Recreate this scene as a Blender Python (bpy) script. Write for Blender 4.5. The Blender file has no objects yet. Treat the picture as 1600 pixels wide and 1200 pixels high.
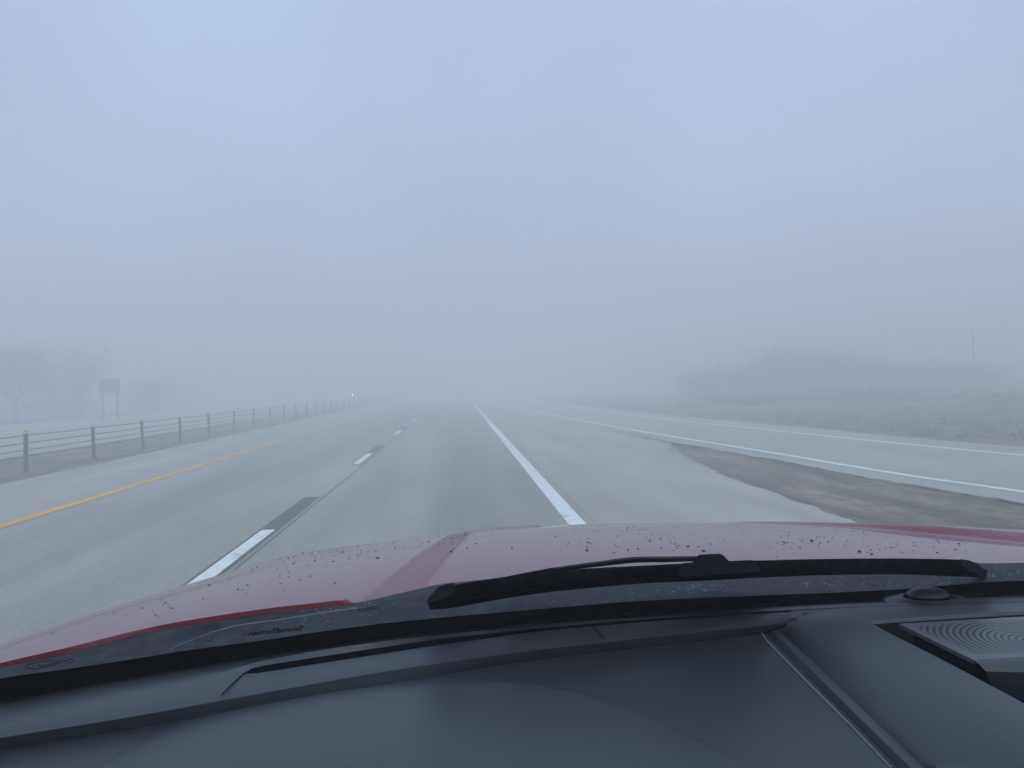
import bpy, bmesh, math, random
from mathutils import Vector, Matrix
R = math.radians
scene = bpy.context.scene
C = scene.collection

# ------------------------------------------------------------------ camera
CAM_H = 1.7
YAW, PITCH, ROLL, FPX = R(3.960), R(0.087), R(-1.5), 1200.0
fwd = Vector((math.sin(YAW) * math.cos(PITCH), math.cos(YAW) * math.cos(PITCH), math.sin(PITCH)))
rgt0 = Vector((math.cos(YAW), -math.sin(YAW), 0))
up0 = rgt0.cross(fwd)
rgt = rgt0 * math.cos(ROLL) + up0 * math.sin(ROLL)
up = up0 * math.cos(ROLL) - rgt0 * math.sin(ROLL)
cd = bpy.data.cameras.new("camera")
cam = bpy.data.objects.new("camera", cd)
C.objects.link(cam)
m = Matrix((rgt, up, -fwd)).transposed().to_4x4()
m.translation = Vector((0, 0, CAM_H))
cam.matrix_world = m
cd.sensor_width = 36.0
cd.lens = FPX / 1600 * 36.0
cd.clip_start = 0.02
cd.clip_end = 5000
scene.camera = cam

# ------------------------------------------------------------------ world, sun, exposure
SUN_EL, SUN_AZ = R(58), R(160)
world = bpy.data.worlds.new("World")
scene.world = world
world.use_nodes = True
wn = world.node_tree
bg = wn.nodes["Background"]
sky = wn.nodes.new("ShaderNodeTexSky")
sky.sky_type = 'NISHITA'
sky.sun_disc = False
sky.sun_elevation = SUN_EL
sky.sun_rotation = SUN_AZ
sky.dust_density = 6.0
mixw = wn.nodes.new("ShaderNodeMix")
mixw.data_type = 'RGBA'
mixw.inputs[0].default_value = 0.88
wn.links.new(sky.outputs[0], mixw.inputs[6])
mixw.inputs[7].default_value = (5.5, 6.95, 9.75, 1)
# faint unevenness of the cloud deck
wtc = wn.nodes.new("ShaderNodeTexCoord"); wno = wn.nodes.new("ShaderNodeTexNoise")
wno.inputs["Scale"].default_value = 2.2; wno.inputs["Detail"].default_value = 2
wn.links.new(wtc.outputs["Generated"], wno.inputs["Vector"])
wmr = wn.nodes.new("ShaderNodeMapRange")
wmr.inputs[1].default_value = .3; wmr.inputs[2].default_value = .7; wmr.inputs[3].default_value = .91; wmr.inputs[4].default_value = 1.10
wn.links.new(wno.outputs["Fac"], wmr.inputs[0])
wmx = wn.nodes.new("ShaderNodeMix"); wmx.data_type = 'RGBA'; wmx.blend_type = 'MULTIPLY'; wmx.inputs[0].default_value = 1
wn.links.new(mixw.outputs[2], wmx.inputs[6]); wn.links.new(wmr.outputs[0], wmx.inputs[7])
wn.links.new(wmx.outputs[2], bg.inputs[0])
bg.inputs[1].default_value = 0.10
sd = bpy.data.lights.new("sun", 'SUN')
sd.energy = 0.8
sd.angle = R(30)
sd.color = (1.0, 0.96, 0.9)
sun = bpy.data.objects.new("sun", sd)
C.objects.link(sun)
sun.rotation_euler = (R(90) - SUN_EL, 0, math.pi - SUN_AZ)
vs = scene.view_settings
vs.view_transform = 'Standard'
vs.look = 'None'
vs.exposure = 0.0
vs.gamma = 1.0
cy = scene.cycles
cy.max_bounces = 10
cy.volume_bounces = 6
cy.transparent_max_bounces = 12
cy.diffuse_bounces = 3
cy.glossy_bounces = 3
cy.use_denoising = True
cy.caustics_reflective = False

# ------------------------------------------------------------------ helpers
rnd = random.Random(7)
EYE = Vector((0, 0, CAM_H))


def ray(px, py):
    return fwd + rgt * ((px - 800) / FPX) - up * ((py - 600) / FPX)


def P(px, py, z):
    """world point at height z seen at a photo pixel (used to measure the photograph)"""
    d = ray(px, py)
    return EYE + d * ((z - CAM_H) / d.z)


def catmull(pts, n):
    """n points evenly spread over a smooth curve through pts"""
    pts = [Vector(p) for p in pts]
    k = [pts[0] * 2 - pts[1]] + pts + [pts[-1] * 2 - pts[-2]]
    dense = []
    for i in range(1, len(k) - 2):
        a, b, c, d = k[i - 1], k[i], k[i + 1], k[i + 2]
        for s in range(24):
            t = s / 24
            # centripetal-ish damping: plain Catmull-Rom with tension
            m1 = (c - a) * 0.42
            m2 = (d - b) * 0.42
            lim = (c - b).length * 1.2
            if m1.length > lim: m1 = m1.normalized() * lim
            if m2.length > lim: m2 = m2.normalized() * lim
            t2, t3 = t * t, t * t * t
            dense.append(b * (2 * t3 - 3 * t2 + 1) + m1 * (t3 - 2 * t2 + t) + c * (-2 * t3 + 3 * t2) + m2 * (t3 - t2))
    dense.append(k[-2].copy())
    L = [0]
    for i in range(1, len(dense)):
        L.append(L[-1] + (dense[i] - dense[i - 1]).length)
    out, j = [], 0
    for i in range(n):
        s = L[-1] * i / (n - 1)
        while j < len(L) - 2 and L[j + 1] < s:
            j += 1
        seg = L[j + 1] - L[j]
        t = 0 if seg == 0 else (s - L[j]) / seg
        out.append(dense[j].lerp(dense[j + 1], min(1, max(0, t))))
    return out


def curve_px(pts, n):
    """curve through photo pixels with heights, parametrised by pixel x so that neighbouring curves pair up"""
    c = catmull([Vector((p[0], p[1], p[2] * 1000)) for p in pts], 400)
    x0, x1 = c[0].x, c[-1].x
    res, j = [], 0
    for i in range(n):
        x = x0 + (x1 - x0) * i / (n - 1)
        while j < len(c) - 2 and c[j + 1].x < x:
            j += 1
        d = c[j + 1].x - c[j].x
        t = 0 if abs(d) < 1e-9 else (x - c[j].x) / d
        q = c[j].lerp(c[j + 1], min(1, max(0, t)))
        res.append(P(q.x, q.y, q.z / 1000))
    return res


def along_px(pts, n):
    return catmull([P(*p) for p in pts], n)


class MB:
    def __init__(s):
        s.v, s.f = [], []

    def loft(s, rows, closed=False):
        b = len(s.v)
        n = len(rows[0])
        for r in rows:
            s.v += [tuple(p) for p in r]
        for i in range(len(rows) - 1):
            for j in range(n if closed else n - 1):
                k = (j + 1) % n
                s.f.append((b + i * n + j, b + i * n + k, b + (i + 1) * n + k, b + (i + 1) * n + j))
        return s

    def poly(s, pts):
        b = len(s.v)
        s.v += [tuple(p) for p in pts]
        s.f.append(tuple(range(b, b + len(pts))))
        return s

    def prism(s, pts, z0, z1):
        """closed slab over a ground outline"""
        n = len(pts)
        b = len(s.v)
        s.v += [(p[0], p[1], z1) for p in pts] + [(p[0], p[1], z0) for p in pts]
        s.f.append(tuple(range(b, b + n)))
        s.f.append(tuple(range(b + 2 * n - 1, b + n - 1, -1)))
        for i in range(n):
            k = (i + 1) % n
            s.f.append((b + i, b + n + i, b + n + k, b + k))
        return s

    def strip(s, left, right, z0, z1):
        """slab between two polylines running the same way"""
        n = len(left)
        L1 = [(p[0], p[1], z1) for p in left]; R1 = [(p[0], p[1], z1) for p in right]
        L0 = [(p[0], p[1], z0) for p in left]; R0 = [(p[0], p[1], z0) for p in right]
        s.loft([L0, L1, R1, R0])
        return s

    def box(s, c, sx, sy, sz, rz=0, M=None):
        b = len(s.v)
        for dz in (-1, 1):
            for dx, dy in ((-1, -1), (1, -1), (1, 1), (-1, 1)):
                p = Vector((dx * sx / 2, dy * sy / 2, dz * sz / 2))
                p = (M @ p) if M else Matrix.Rotation(rz, 3, 'Z') @ p
                s.v.append(tuple(Vector(c) + p))
        for f in ((0, 3, 2, 1), (4, 5, 6, 7), (0, 1, 5, 4), (1, 2, 6, 5), (2, 3, 7, 6), (3, 0, 4, 7)):
            s.f.append(tuple(b + i for i in f))
        return s

    def tube(s, pts, rad, seg=8, cap=True, flat=1.0, upv=None):
        pts = [Vector(p) for p in pts]
        if not isinstance(rad, (list, tuple)):
            rad = [rad] * len(pts)
        rows = []
        for i, p in enumerate(pts):
            d = (pts[min(i + 1, len(pts) - 1)] - pts[max(i - 1, 0)]).normalized()
            u = Vector(upv) if upv else (Vector((0, 0, 1)) if abs(d.z) < 0.9 else Vector((1, 0, 0)))
            a = d.cross(u).normalized()
            b = a.cross(d).normalized()
            rows.append([p + (a * math.cos(2 * math.pi * k / seg) + b * math.sin(2 * math.pi * k / seg) * flat) * rad[i] for k in range(seg)])
        b0 = len(s.v)
        s.loft(rows, closed=True)
        if cap:
            s.f.append(tuple(b0 + k for k in range(seg)))
            e = b0 + (len(rows) - 1) * seg
            s.f.append(tuple(e + seg - 1 - k for k in range(seg)))
        return s

    def build(s, name, mat, parent=None, sharp=35, smooth=True):
        me = bpy.data.meshes.new(name)
        me.from_pydata(s.v, [], s.f)
        bm = bmesh.new(); bm.from_mesh(me)
        if len(bm.faces) < 60000:
            bmesh.ops.recalc_face_normals(bm, faces=bm.faces)
        bm.to_mesh(me); bm.free()
        if smooth:
            me.polygons.foreach_set('use_smooth', [True] * len(me.polygons))
            me.set_sharp_from_angle(angle=R(sharp))
        me.materials.append(mat)
        o = bpy.data.objects.new(name, me)
        C.objects.link(o)
        if parent:
            o.parent = parent
            o.matrix_parent_inverse = Matrix.Translation(parent.location).inverted() if parent.parent is None else Matrix.Identity(4)
        return o


def tag(o, label=None, cat=None, group=None, kind=None):
    if label: o['label'] = label
    if cat: o['category'] = cat
    if group: o['group'] = group
    if kind: o['kind'] = kind
    return o


def empty(name, loc, **k):
    o = bpy.data.objects.new(name, None)
    C.objects.link(o)
    o.location = loc
    o.empty_display_size = 0.1
    return tag(o, **k)


def mat(name, col, rough=0.6, metal=0.0, noise=None, bump=None, coat=0, spec=0.5, stretch=None, col2=None, coat_rough=0.05):
    """procedural principled material. noise=(scale, amount, detail); bump=(scale, strength, distance)"""
    m = bpy.data.materials.new(name)
    m.use_nodes = True
    nt = m.node_tree
    b = nt.nodes["Principled BSDF"]
    b.inputs["Base Color"].default_value = (*col, 1)
    b.inputs["Roughness"].default_value = rough
    b.inputs["Metallic"].default_value = metal
    b.inputs["Specular IOR Level"].default_value = spec
    b.inputs["Coat Weight"].default_value = coat
    b.inputs["Coat Roughness"].default_value = coat_rough
    tc = nt.nodes.new("ShaderNodeTexCoord")
    mp = nt.nodes.new("ShaderNodeMapping")
    nt.links.new(tc.outputs["Object"], mp.inputs[0])
    if stretch: mp.inputs["Scale"].default_value = stretch
    m["_map"] = mp.name
    if noise:
        n = nt.nodes.new("ShaderNodeTexNoise")
        n.inputs["Scale"].default_value = noise[0]
        n.inputs["Detail"].default_value = noise[2] if len(noise) > 2 else 5
        nt.links.new(mp.outputs[0], n.inputs["Vector"])
        r = nt.nodes.new("ShaderNodeValToRGB")
        r.color_ramp.elements[0].position = 0.32
        r.color_ramp.elements[1].position = 0.68
        c2 = col2 or tuple(min(1, c * (1 + noise[1])) for c in col)
        c1 = col if col2 else tuple(c * (1 - noise[1]) for c in col)
        r.color_ramp.elements[0].color = (*c1, 1)
        r.color_ramp.elements[1].color = (*c2, 1)
        nt.links.new(n.outputs["Fac"], r.inputs[0])
        nt.links.new(r.outputs[0], b.inputs["Base Color"])
        r.name = "col"
    if bump:
        n2 = nt.nodes.new("ShaderNodeTexNoise")
        n2.inputs["Scale"].default_value = bump[0]
        n2.inputs["Detail"].default_value = 3
        nt.links.new(tc.outputs["Object"], n2.inputs["Vector"])
        bp = nt.nodes.new("ShaderNodeBump")
        bp.inputs["Strength"].default_value = bump[1]
        bp.inputs["Distance"].default_value = bump[2]
        nt.links.new(n2.outputs["Fac"], bp.inputs["Height"])
        nt.links.new(bp.outputs[0], b.inputs["Normal"])
    return m


def mul_noise(m, scale, stretch, lo, hi, p0=0.35, p1=0.65, detail=4, tint=None):
    """multiply the base colour by a second, stretched noise (wear, streaks, stains)"""
    nt = m.node_tree
    b = nt.nodes["Principled BSDF"]
    src = b.inputs["Base Color"].links[0].from_socket if b.inputs["Base Color"].links else None
    tc = nt.nodes.new("ShaderNodeTexCoord"); mp = nt.nodes.new("ShaderNodeMapping")
    mp.inputs["Scale"].default_value = stretch
    n = nt.nodes.new("ShaderNodeTexNoise")
    n.inputs["Scale"].default_value = scale; n.inputs["Detail"].default_value = detail
    r = nt.nodes.new("ShaderNodeValToRGB")
    r.color_ramp.elements[0].position = p0; r.color_ramp.elements[1].position = p1
    r.color_ramp.elements[0].color = (*(tint or (lo, lo, lo)), 1) if tint else (lo, lo, lo, 1)
    r.color_ramp.elements[1].color = (hi, hi, hi, 1)
    mx = nt.nodes.new("ShaderNodeMix"); mx.data_type = 'RGBA'; mx.blend_type = 'MULTIPLY'
    mx.inputs[0].default_value = 1
    nt.links.new(tc.outputs["Object"], mp.inputs[0]); nt.links.new(mp.outputs[0], n.inputs["Vector"])
    nt.links.new(n.outputs["Fac"], r.inputs[0]); nt.links.new(r.outputs[0], mx.inputs[7])
    if src: nt.links.new(src, mx.inputs[6])
    else: mx.inputs[6].default_value = b.inputs["Base Color"].default_value
    nt.links.new(mx.outputs[2], b.inputs["Base Color"])
    return m


# ------------------------------------------------------------------ materials
M = {}
M['ground'] = mat("dead_grass_soil", (.145, .115, .080), .95, noise=(1.3, .0, 8), col2=(.30, .24, .165), bump=(14, .6, .05), stretch=(1, .35, 1))
mul_noise(M['ground'], 6, (1, .5, 1), .62, 1.15)
mul_noise(M['ground'], .9, (1.8, .35, 1), .62, 1.2, .36, .64, 6)
mul_noise(M['ground'], 45, (1, 1, 1), .7, 1.2)
M['gravel'] = mat("median_gravel", (.075, .064, .055), .95, noise=(2.2, 0, 8), col2=(.24, .185, .135), bump=(30, .8, .04), stretch=(1, .3, 1))
mul_noise(M['gravel'], 1.2, (1, .25, 1), .6, 1.2)
M['white_gravel'] = mat('pale_gravel', (.45, .47, .48), .9, noise=(3, .15, 4))
M['road'] = mat("lane_concrete", (.325, .31, .268), .62, noise=(.9, 0, 6), col2=(.425, .405, .355), stretch=(1, .12, 1), bump=(90, .25, .004))
mul_noise(M['road'], .8, (1, .035, 1), .82, 1.06)
mul_noise(M['road'], 25, (1, 1, 1), .84, 1.08)
mul_noise(M['road'], 90, (1, 1, 1), .85, 1.1)
mul_noise(M['road'], 1.7, (1, .3, 1), .96, 1.02, .4, .6, 7)
mul_noise(M['shoulder'] if 'shoulder' in M else M['road'], 12, (1, .15, 1), .93, 1.04)
nt = M['road'].node_tree; b = nt.nodes["Principled BSDF"]
tc = nt.nodes.new("ShaderNodeTexCoord"); sep = nt.nodes.new("ShaderNodeSeparateXYZ"); nt.links.new(tc.outputs["Object"], sep.inputs[0])
def wheel_track(x0, w, amt):
    a = nt.nodes.new("ShaderNodeMath"); a.operation = 'SUBTRACT'; nt.links.new(sep.outputs[0], a.inputs[0]); a.inputs[1].default_value = x0
    b2 = nt.nodes.new("ShaderNodeMath"); b2.operation = 'ABSOLUTE'; nt.links.new(a.outputs[0], b2.inputs[0])
    mr = nt.nodes.new("ShaderNodeMapRange"); mr.interpolation_type = 'SMOOTHSTEP'
    nt.links.new(b2.outputs[0], mr.inputs[0]); mr.inputs[1].default_value = 0; mr.inputs[2].default_value = w
    mr.inputs[3].default_value = 1 - amt; mr.inputs[4].default_value = 1
    mx = nt.nodes.new("ShaderNodeMix"); mx.data_type = 'RGBA'; mx.blend_type = 'MULTIPLY'; mx.inputs[0].default_value = 1
    nt.links.new(b.inputs["Base Color"].links[0].from_socket, mx.inputs[6]); nt.links.new(mr.outputs[0], mx.inputs[7])
    nt.links.new(mx.outputs[2], b.inputs["Base Color"])
wheel_track(.15, .75, .16); wheel_track(-1.5, .5, .06); wheel_track(-4.9, .6, .07); wheel_track(-3.2, .5, .06)
M['shoulder'] = mat("shoulder_concrete", (.375, .35, .305), .75, noise=(1.1, 0, 6), col2=(.47, .44, .385), stretch=(1, .2, 1), bump=(70, .3, .004))
mul_noise(M['shoulder'], .9, (1, .08, 1), .82, 1.06)
M['ramp'] = mat("ramp_concrete", (.345, .33, .295), .7, noise=(.8, 0, 6), col2=(.42, .405, .36), stretch=(1, .2, 1), bump=(70, .3, .004))
M['white'] = mat("white_road_paint", (.84, .87, .85), .55, noise=(9, .10, 6), bump=(120, .2, .002))
mul_noise(M['white'], 5, (1, .5, 1), .78, 1.02, .3, .42)
M['yellow'] = mat("yellow_road_paint", (.88, .43, .03), .6, noise=(7, .12, 6))
mul_noise(M['yellow'], 4, (1, .3, 1), .82, 1.05)
M['black_tape'] = mat("black_contrast_paint", (.10, .105, .11), .7, noise=(8, .2, 5))
M['joint'] = mat("joint_sealant", (.14, .145, .15), .8, noise=(5, .3, 4), stretch=(1, .2, 1))
M['steel'] = mat("weathered_steel", (.095, .088, .080), .6, metal=.2, noise=(12, .25, 4))
M['cable'] = mat("galvanised_cable", (.12, .13, .14), .55, metal=.4, noise=(40, .2, 2))
M['cap_white'] = mat("white_reflector", (.75, .74, .62), .5, noise=(20, .08, 2))
M['cap_yellow'] = mat("yellow_reflector", (.72, .62, .12), .5, noise=(20, .08, 2))
M['cap_orange'] = mat("orange_reflector", (.85, .42, .04), .5, noise=(20, .08, 2))
M['bark'] = mat("grey_bark", (.055, .05, .045), .9, noise=(8, .3, 5))
M['twig'] = mat("bare_twigs", (.05, .045, .04), .9, noise=(3, .35, 3))
M['scrub'] = mat("winter_scrub", (.045, .05, .038), .9, noise=(2, .35, 3))
M['dry_grass'] = mat("dry_grass_blades", (.10, .085, .058), .9, noise=(4, .4, 4))
M['sign_back'] = mat("sign_aluminium", (.09, .10, .11), .5, metal=.3, noise=(6, .15, 4))
M['wood'] = mat("treated_timber", (.11, .10, .085), .9, noise=(5, .3, 5), stretch=(1, 1, .15))

M['paint'] = mat("red_car_paint", (.16, .019, .028), .42, metal=0, spec=.3, noise=(500, .10, 1), coat=.85, coat_rough=.06)
M['paint'].node_tree.nodes["Principled BSDF"].inputs["Coat IOR"].default_value = 1.48
M['plastic'] = mat("black_dash_plastic", (.052, .059, .072), .50, noise=(700, .12, 2), bump=(900, .35, .0006), spec=.5)
M['pad'] = mat("soft_dash_pad", (.036, .041, .051), .44, noise=(900, .12, 2), bump=(1100, .35, .0005), spec=.5)
M['cowl'] = mat("cowl_plastic", (.032, .038, .046), .7, noise=(60, .3, 4), bump=(300, .4, .001), spec=.2)
M['ridge'] = mat('cowl_edge', (.16, .18, .20), .6, noise=(60, .2, 3))
M['arm'] = mat('painted_wiper_arm', (.008, .009, .011), .8, spec=.1, noise=(90, .25, 3))
M['rubber'] = mat("wiper_rubber", (.006, .006, .008), .6, noise=(80, .2, 2), spec=.3)
M['wiper'] = mat("wiper_plastic", (.11, .125, .15), .45, noise=(90, .25, 3), spec=.5)
M['frit'] = mat("black_frit", (.0012, .0012, .0018), .8, noise=(50, .2, 2), spec=.02)
M['void'] = mat("black_recess", (.003, .003, .004), .9, noise=(50, .2, 2), spec=.1)
M['recess'] = mat('dark_recess_plastic', (.014, .016, .019), .8, noise=(300, .2, 2), spec=.2)  # near-black base colour puts the cavity's shadow into the plastic
M['thread'] = mat("grey_stitching", (.30, .33, .36), .7, noise=(600, .2, 2))
M['etch'] = mat("glass_etching", (.004, .004, .006), .5, noise=(90, .1, 2), spec=.2)
M['dirt'] = mat("dried_road_salt", (.15, .165, .18), .9, noise=(60, .4, 3))
M['drop'] = mat("dark_mud_speck", (.020, .010, .014), .3, noise=(300, .2, 2), coat=.5)
M['tyre'] = mat("tyre_rubber", (.02, .02, .02), .8, noise=(30, .2, 3))
M['rim'] = mat("alloy_rim", (.3, .3, .31), .35, metal=.9, noise=(10, .1, 2))
M['headliner'] = mat("cloth_headliner", (.07, .068, .066), .95, noise=(300, .1, 2))
M['far_car'] = mat("dark_car_paint", (.06, .065, .07), .35, noise=(10, .1, 2), coat=.8)
M['dark_glass'] = mat("dark_car_glass", (.01, .012, .014), .08, noise=(5, .1, 2))

g = bpy.data.materials.new("clear_windshield"); g.use_nodes = True
nt = g.node_tree; nt.nodes.clear()
o_ = nt.nodes.new("ShaderNodeOutputMaterial"); t_ = nt.nodes.new("ShaderNodeBsdfTransparent")
t_.inputs[0].default_value = (.93, .965, .965, 1)
nt.links.new(t_.outputs[0], o_.inputs[0])
M['glass'] = g

lm = bpy.data.materials.new("lit_headlamp"); lm.use_nodes = True
nt = lm.node_tree; nt.nodes.clear()
o_ = nt.nodes.new("ShaderNodeOutputMaterial"); e_ = nt.nodes.new("ShaderNodeEmission")
e_.inputs[0].default_value = (.9, .97, 1, 1); e_.inputs[1].default_value = 170
nt.links.new(e_.outputs[0], o_.inputs[0])
M['lamp'] = lm

# speaker grille: concentric rings of punched holes
gm = mat("punched_speaker_grille", (.095, .106, .128), .42, noise=(500, .1, 2))
nt = gm.node_tree; b = nt.nodes["Principled BSDF"]
GC = P(1612, 1003, 1.395)
tc = nt.nodes.new("ShaderNodeTexCoord")
sub = nt.nodes.new("ShaderNodeVectorMath"); sub.operation = 'SUBTRACT'
sub.inputs[1].default_value = GC
nt.links.new(tc.outputs["Object"], sub.inputs[0])
ln = nt.nodes.new("ShaderNodeVectorMath"); ln.operation = 'LENGTH'
nt.links.new(sub.outputs[0], ln.inputs[0])


def mth(op, a, b_=None, nt=nt):
    n = nt.nodes.new("ShaderNodeMath"); n.operation = op
    for i, x in enumerate((a, b_)):
        if x is None: continue
        if isinstance(x, (int, float)): n.inputs[i].default_value = x
        else: nt.links.new(x, n.inputs[i])
    return n.outputs[0]


RING = 0.0068
ring = mth('SINE', mth('MULTIPLY', ln.outputs["Value"], 2 * math.pi / RING))
sep = nt.nodes.new("ShaderNodeSeparateXYZ"); nt.links.new(sub.outputs[0], sep.inputs[0])
ang = mth('ARCTAN2', sep.outputs[1], sep.outputs[0])
dots = mth('SINE', mth('MULTIPLY', ang, 150.0))
hole = mth('MULTIPLY', mth('SMOOTH_MIN', mth('MULTIPLY', mth('ADD', ring, -0.05), 2.2), 1.0), mth('ADD', mth('MULTIPLY', dots, .25), .75))
hc = nt.nodes.new("ShaderNodeClamp"); nt.links.new(hole, hc.inputs[0])
edge = nt.nodes.new("ShaderNodeAttribute"); edge.attribute_name = "inner"
hm = mth('MULTIPLY', hc.outputs[0], edge.outputs["Fac"])
mx = nt.nodes.new("ShaderNodeMix"); mx.data_type = 'RGBA'
nt.links.new(hm, mx.inputs[0])
nt.links.new(b.inputs["Base Color"].links[0].from_socket, mx.inputs[6])
mx.inputs[7].default_value = (.010, .011, .013, 1)
nt.links.new(mx.outputs[2], b.inputs["Base Color"])
sp = mth('SUBTRACT', .5, mth('MULTIPLY', hm, .45))
nt.links.new(sp, b.inputs["Specular IOR Level"])
M['grille'] = gm

# ------------------------------------------------------------------ terrain
NEAR, FAR = -30.0, 600.0
gnd = MB()
xs = [-900, -300, -120, -60] + [x for x in range(-44, 60, 2)] + [90, 140, 300, 900]
ys = [-60, -30, -10] + [y for y in range(0, 120, 3)] + [140, 180, 260, 400, 700, 1400]


def ground_z(x, y):
    z = -0.014
    # low grassy bank at the far right, flat on top
    w = min(1, max(0, (x - .67 * y + .3) / 2.2)) * min(1, max(0, (y - 25) / 12))
    w = w * w * (3 - 2 * w)
    z += .62 * w if x > 14 else 0
    if x < -31: z -= min(1.2, (-31 - x) * .05)
    return z


gv = [[(x, y, ground_z(x, y) + (rnd.uniform(-.012, .0) if abs(x) < 50 and y < 100 else 0)) for x in xs] for y in ys]
gnd.loft(gv)
tag(gnd.build("ground", M['ground']), kind='structure')

# mainline carriageway: left shoulder, two lanes, right shoulder (each a slab)
tag(MB().strip([(-6.1, NEAR), (-6.1, FAR)], [(1.62, NEAR), (1.62, FAR)], -.2, 0).build("road", M['road']), kind='structure')
tag(MB().strip([(-9.1, NEAR), (-9.1, FAR)], [(-6.104, NEAR), (-6.104, FAR)], -.2, 0).build("left_shoulder", M['shoulder']), kind='structure')
rs_edge = [(4.62, NEAR), (4.62, 8), (4.66, 11.5), (4.72, 13.6), (5.1, 17), (5.75, 20.8), (5.6, 26), (5.4, 32), (4.8, 48), (3.6, 80), (2.2, 130), (1.66, 200), (1.65, FAR)]
tag(MB().strip([(1.624, y) for x, y in rs_edge], rs_edge, -.2, 0).build("right_shoulder", M['shoulder']), kind='structure')
# ramp joining from the right
r_left = [(13, -4), (10.2, 0), (8.75, 4), (7.7, 7.5), (7.2, 9.4), (6.75, 12.3), (6.5, 15.8), (6.1, 18.9), (5.72, 20.8), (5.62, 22.2), (5.55, 26), (5.35, 32), (4.75, 48), (3.55, 80), (2.1, 130), (1.63, 200)]
r_right = [(21, -4), (18.4, 2), (16.3, 6), (14.9, 9), (13.8, 12), (12.64, 16.4), (12.1, 20.3), (11.75, 24), (11.5, 28), (10.4, 38), (9.6, 54), (8.6, 80), (7.6, 130), (6.6, 200)]
rl = catmull([Vector((x, y, 0)) for x, y in r_left], 60)
rr = catmull([Vector((x, y, 0)) for x, y in r_right], 60)
tag(MB().strip(rl, rr, -.2, .004).build("ramp", M['ramp']), kind='structure')
# opposite carriageway and its strip of gravel in the median
tag(MB().strip([(-28.5, NEAR), (-28.5, FAR)], [(-13.0, NEAR), (-13.0, FAR)], -.2, -.01).build("far_road", M['shoulder']), kind='structure')
gr = MB()
rows = []
for i in range(0, 140):
    y = -10 + i * 1.6 if i < 100 else 150 + (i - 100) * 11
    rows.append([(-13.0 + j * .39, y, -.035 + (rnd.uniform(0, .05) if 0 < j < 10 else 0) - .02 * math.sin(j / 10 * math.pi)) for j in range(11)])
gr.loft(rows)
tag(gr.build("gravel_strip", M['gravel']), kind='structure')
# dirt spilling from the gore over the shoulder and pale track behind the bank
tag(MB().strip([(29.3, 42), (60, 44), (110, 46)], [(35.5, 50), (60, 52), (110, 54)], .2, .60).build("frontage_path", M['white_gravel']), kind='structure')

sp_ = []
def blot(cx, cy_, lx, ly, rot, seed, z):
    rn = random.Random(seed); k = 26; pts = []
    for i in range(k):
        a = i / k * 2 * math.pi; r_ = 1 + .22 * math.sin(3 * a + seed) + rn.uniform(-.16, .16)
        x, y = math.cos(a) * lx * r_, math.sin(a) * ly * r_
        pts.append((cx + x * math.cos(rot) - y * math.sin(rot), cy_ + x * math.sin(rot) + y * math.cos(rot), z))
    return MB().poly(pts)


def edge_x(pts, y):
    for (x0, y0), (x1, y1) in zip(pts, pts[1:]):
        if y0 <= y <= y1: return x0 + (x1 - x0) * (y - y0) / (y1 - y0)


spill = MB()
srn = random.Random(4)
for i in range(420):
    y = srn.uniform(5, 27) if i < 300 else srn.uniform(18.5, 25)
    left = srn.random() < .55
    xe = edge_x(rs_edge if left else r_left, y)
    d = abs(srn.gauss(0, .035 if y < 18 else .12))
    cx = xe - d if left else xe + d * .6
    if y > 20.8: cx = xe + srn.gauss(0, .10 + (y - 20.8) * .015)
    sz = srn.uniform(.008, .028) * (1.3 if d < .06 else .8)
    k, ph = 9, srn.uniform(0, 6)
    zz = (.0045 if left and y < 20.8 else .0085) + i * 4e-6
    spill.poly([(cx + math.cos(a) * sz * (1 + .35 * math.sin(2 * a + ph)), y + math.sin(a) * sz * srn.uniform(2, 9) * (1 + .2 * math.cos(3 * a)), zz) for a in [2 * math.pi * q / k for q in range(k)]])
tag(spill.build("dirt", M['ground'], smooth=False), kind='structure')

# ---- markings
def line(name, pts, w, matl, z=.004, n=None):
    c = catmull([Vector((x, y, 0)) for x, y in pts], n or max(2, len(pts) * 6)) if len(pts) > 2 else [Vector((x, y, 0)) for x, y in pts]
    L, Rr = [], []
    for i, p in enumerate(c):
        d = (c[min(i + 1, len(c) - 1)] - c[max(i - 1, 0)]).normalized()
        nrm = Vector((-d.y, d.x, 0))
        L.append(p + nrm * w / 2); Rr.append(p - nrm * w / 2)
    mb = MB().loft([[(p.x, p.y, z) for p in L], [(p.x, p.y, z) for p in Rr]])
    return tag(mb.build(name, matl, smooth=False), kind='structure')


line("edge_line", [(1.385, NEAR), (1.36, FAR)], .215, M['white'])
line("yellow_line", [(-6.12, NEAR), (-6.12, FAR)], .19, M['yellow'], z=.006)
line("edge_line", [(13.6, -4), (11, 0.2), (9.4, 4), (8.5, 7.4), (7.95, 10.2), (7.47, 12.7), (7.07, 17.2), (6.18, 26), (5.3, 38), (4.75, 48), (4.0, 65), (3.2, 90)], .17, M['white'], z=.009)
line("edge_line", [(17.5, -4), (15, 2), (13.2, 7), (12.1, 11), (11.4, 14.8), (10.83, 18.4), (10.14, 24.7), (8.85, 37), (8.25, 53.6), (7.6, 80), (7.0, 120)], .17, M['white'], z=.009)
line("pavement_joint", [(-2.19, NEAR), (-2.19, 120)], .028, M['joint'], z=.003)
for k in range(-1, 9):
    y0 = 6.85 + 10.75 * k
    # black contrast band ahead of and under each white dash
    line("road_marking", [(-2.37, y0 - .1), (-2.37, y0 + 5.6)], .25, M['black_tape'], z=.004)
    line("lane_dash", [(-2.372, y0), (-2.372, y0 + 2.75)], .165, M['white'], z=.008)
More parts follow.
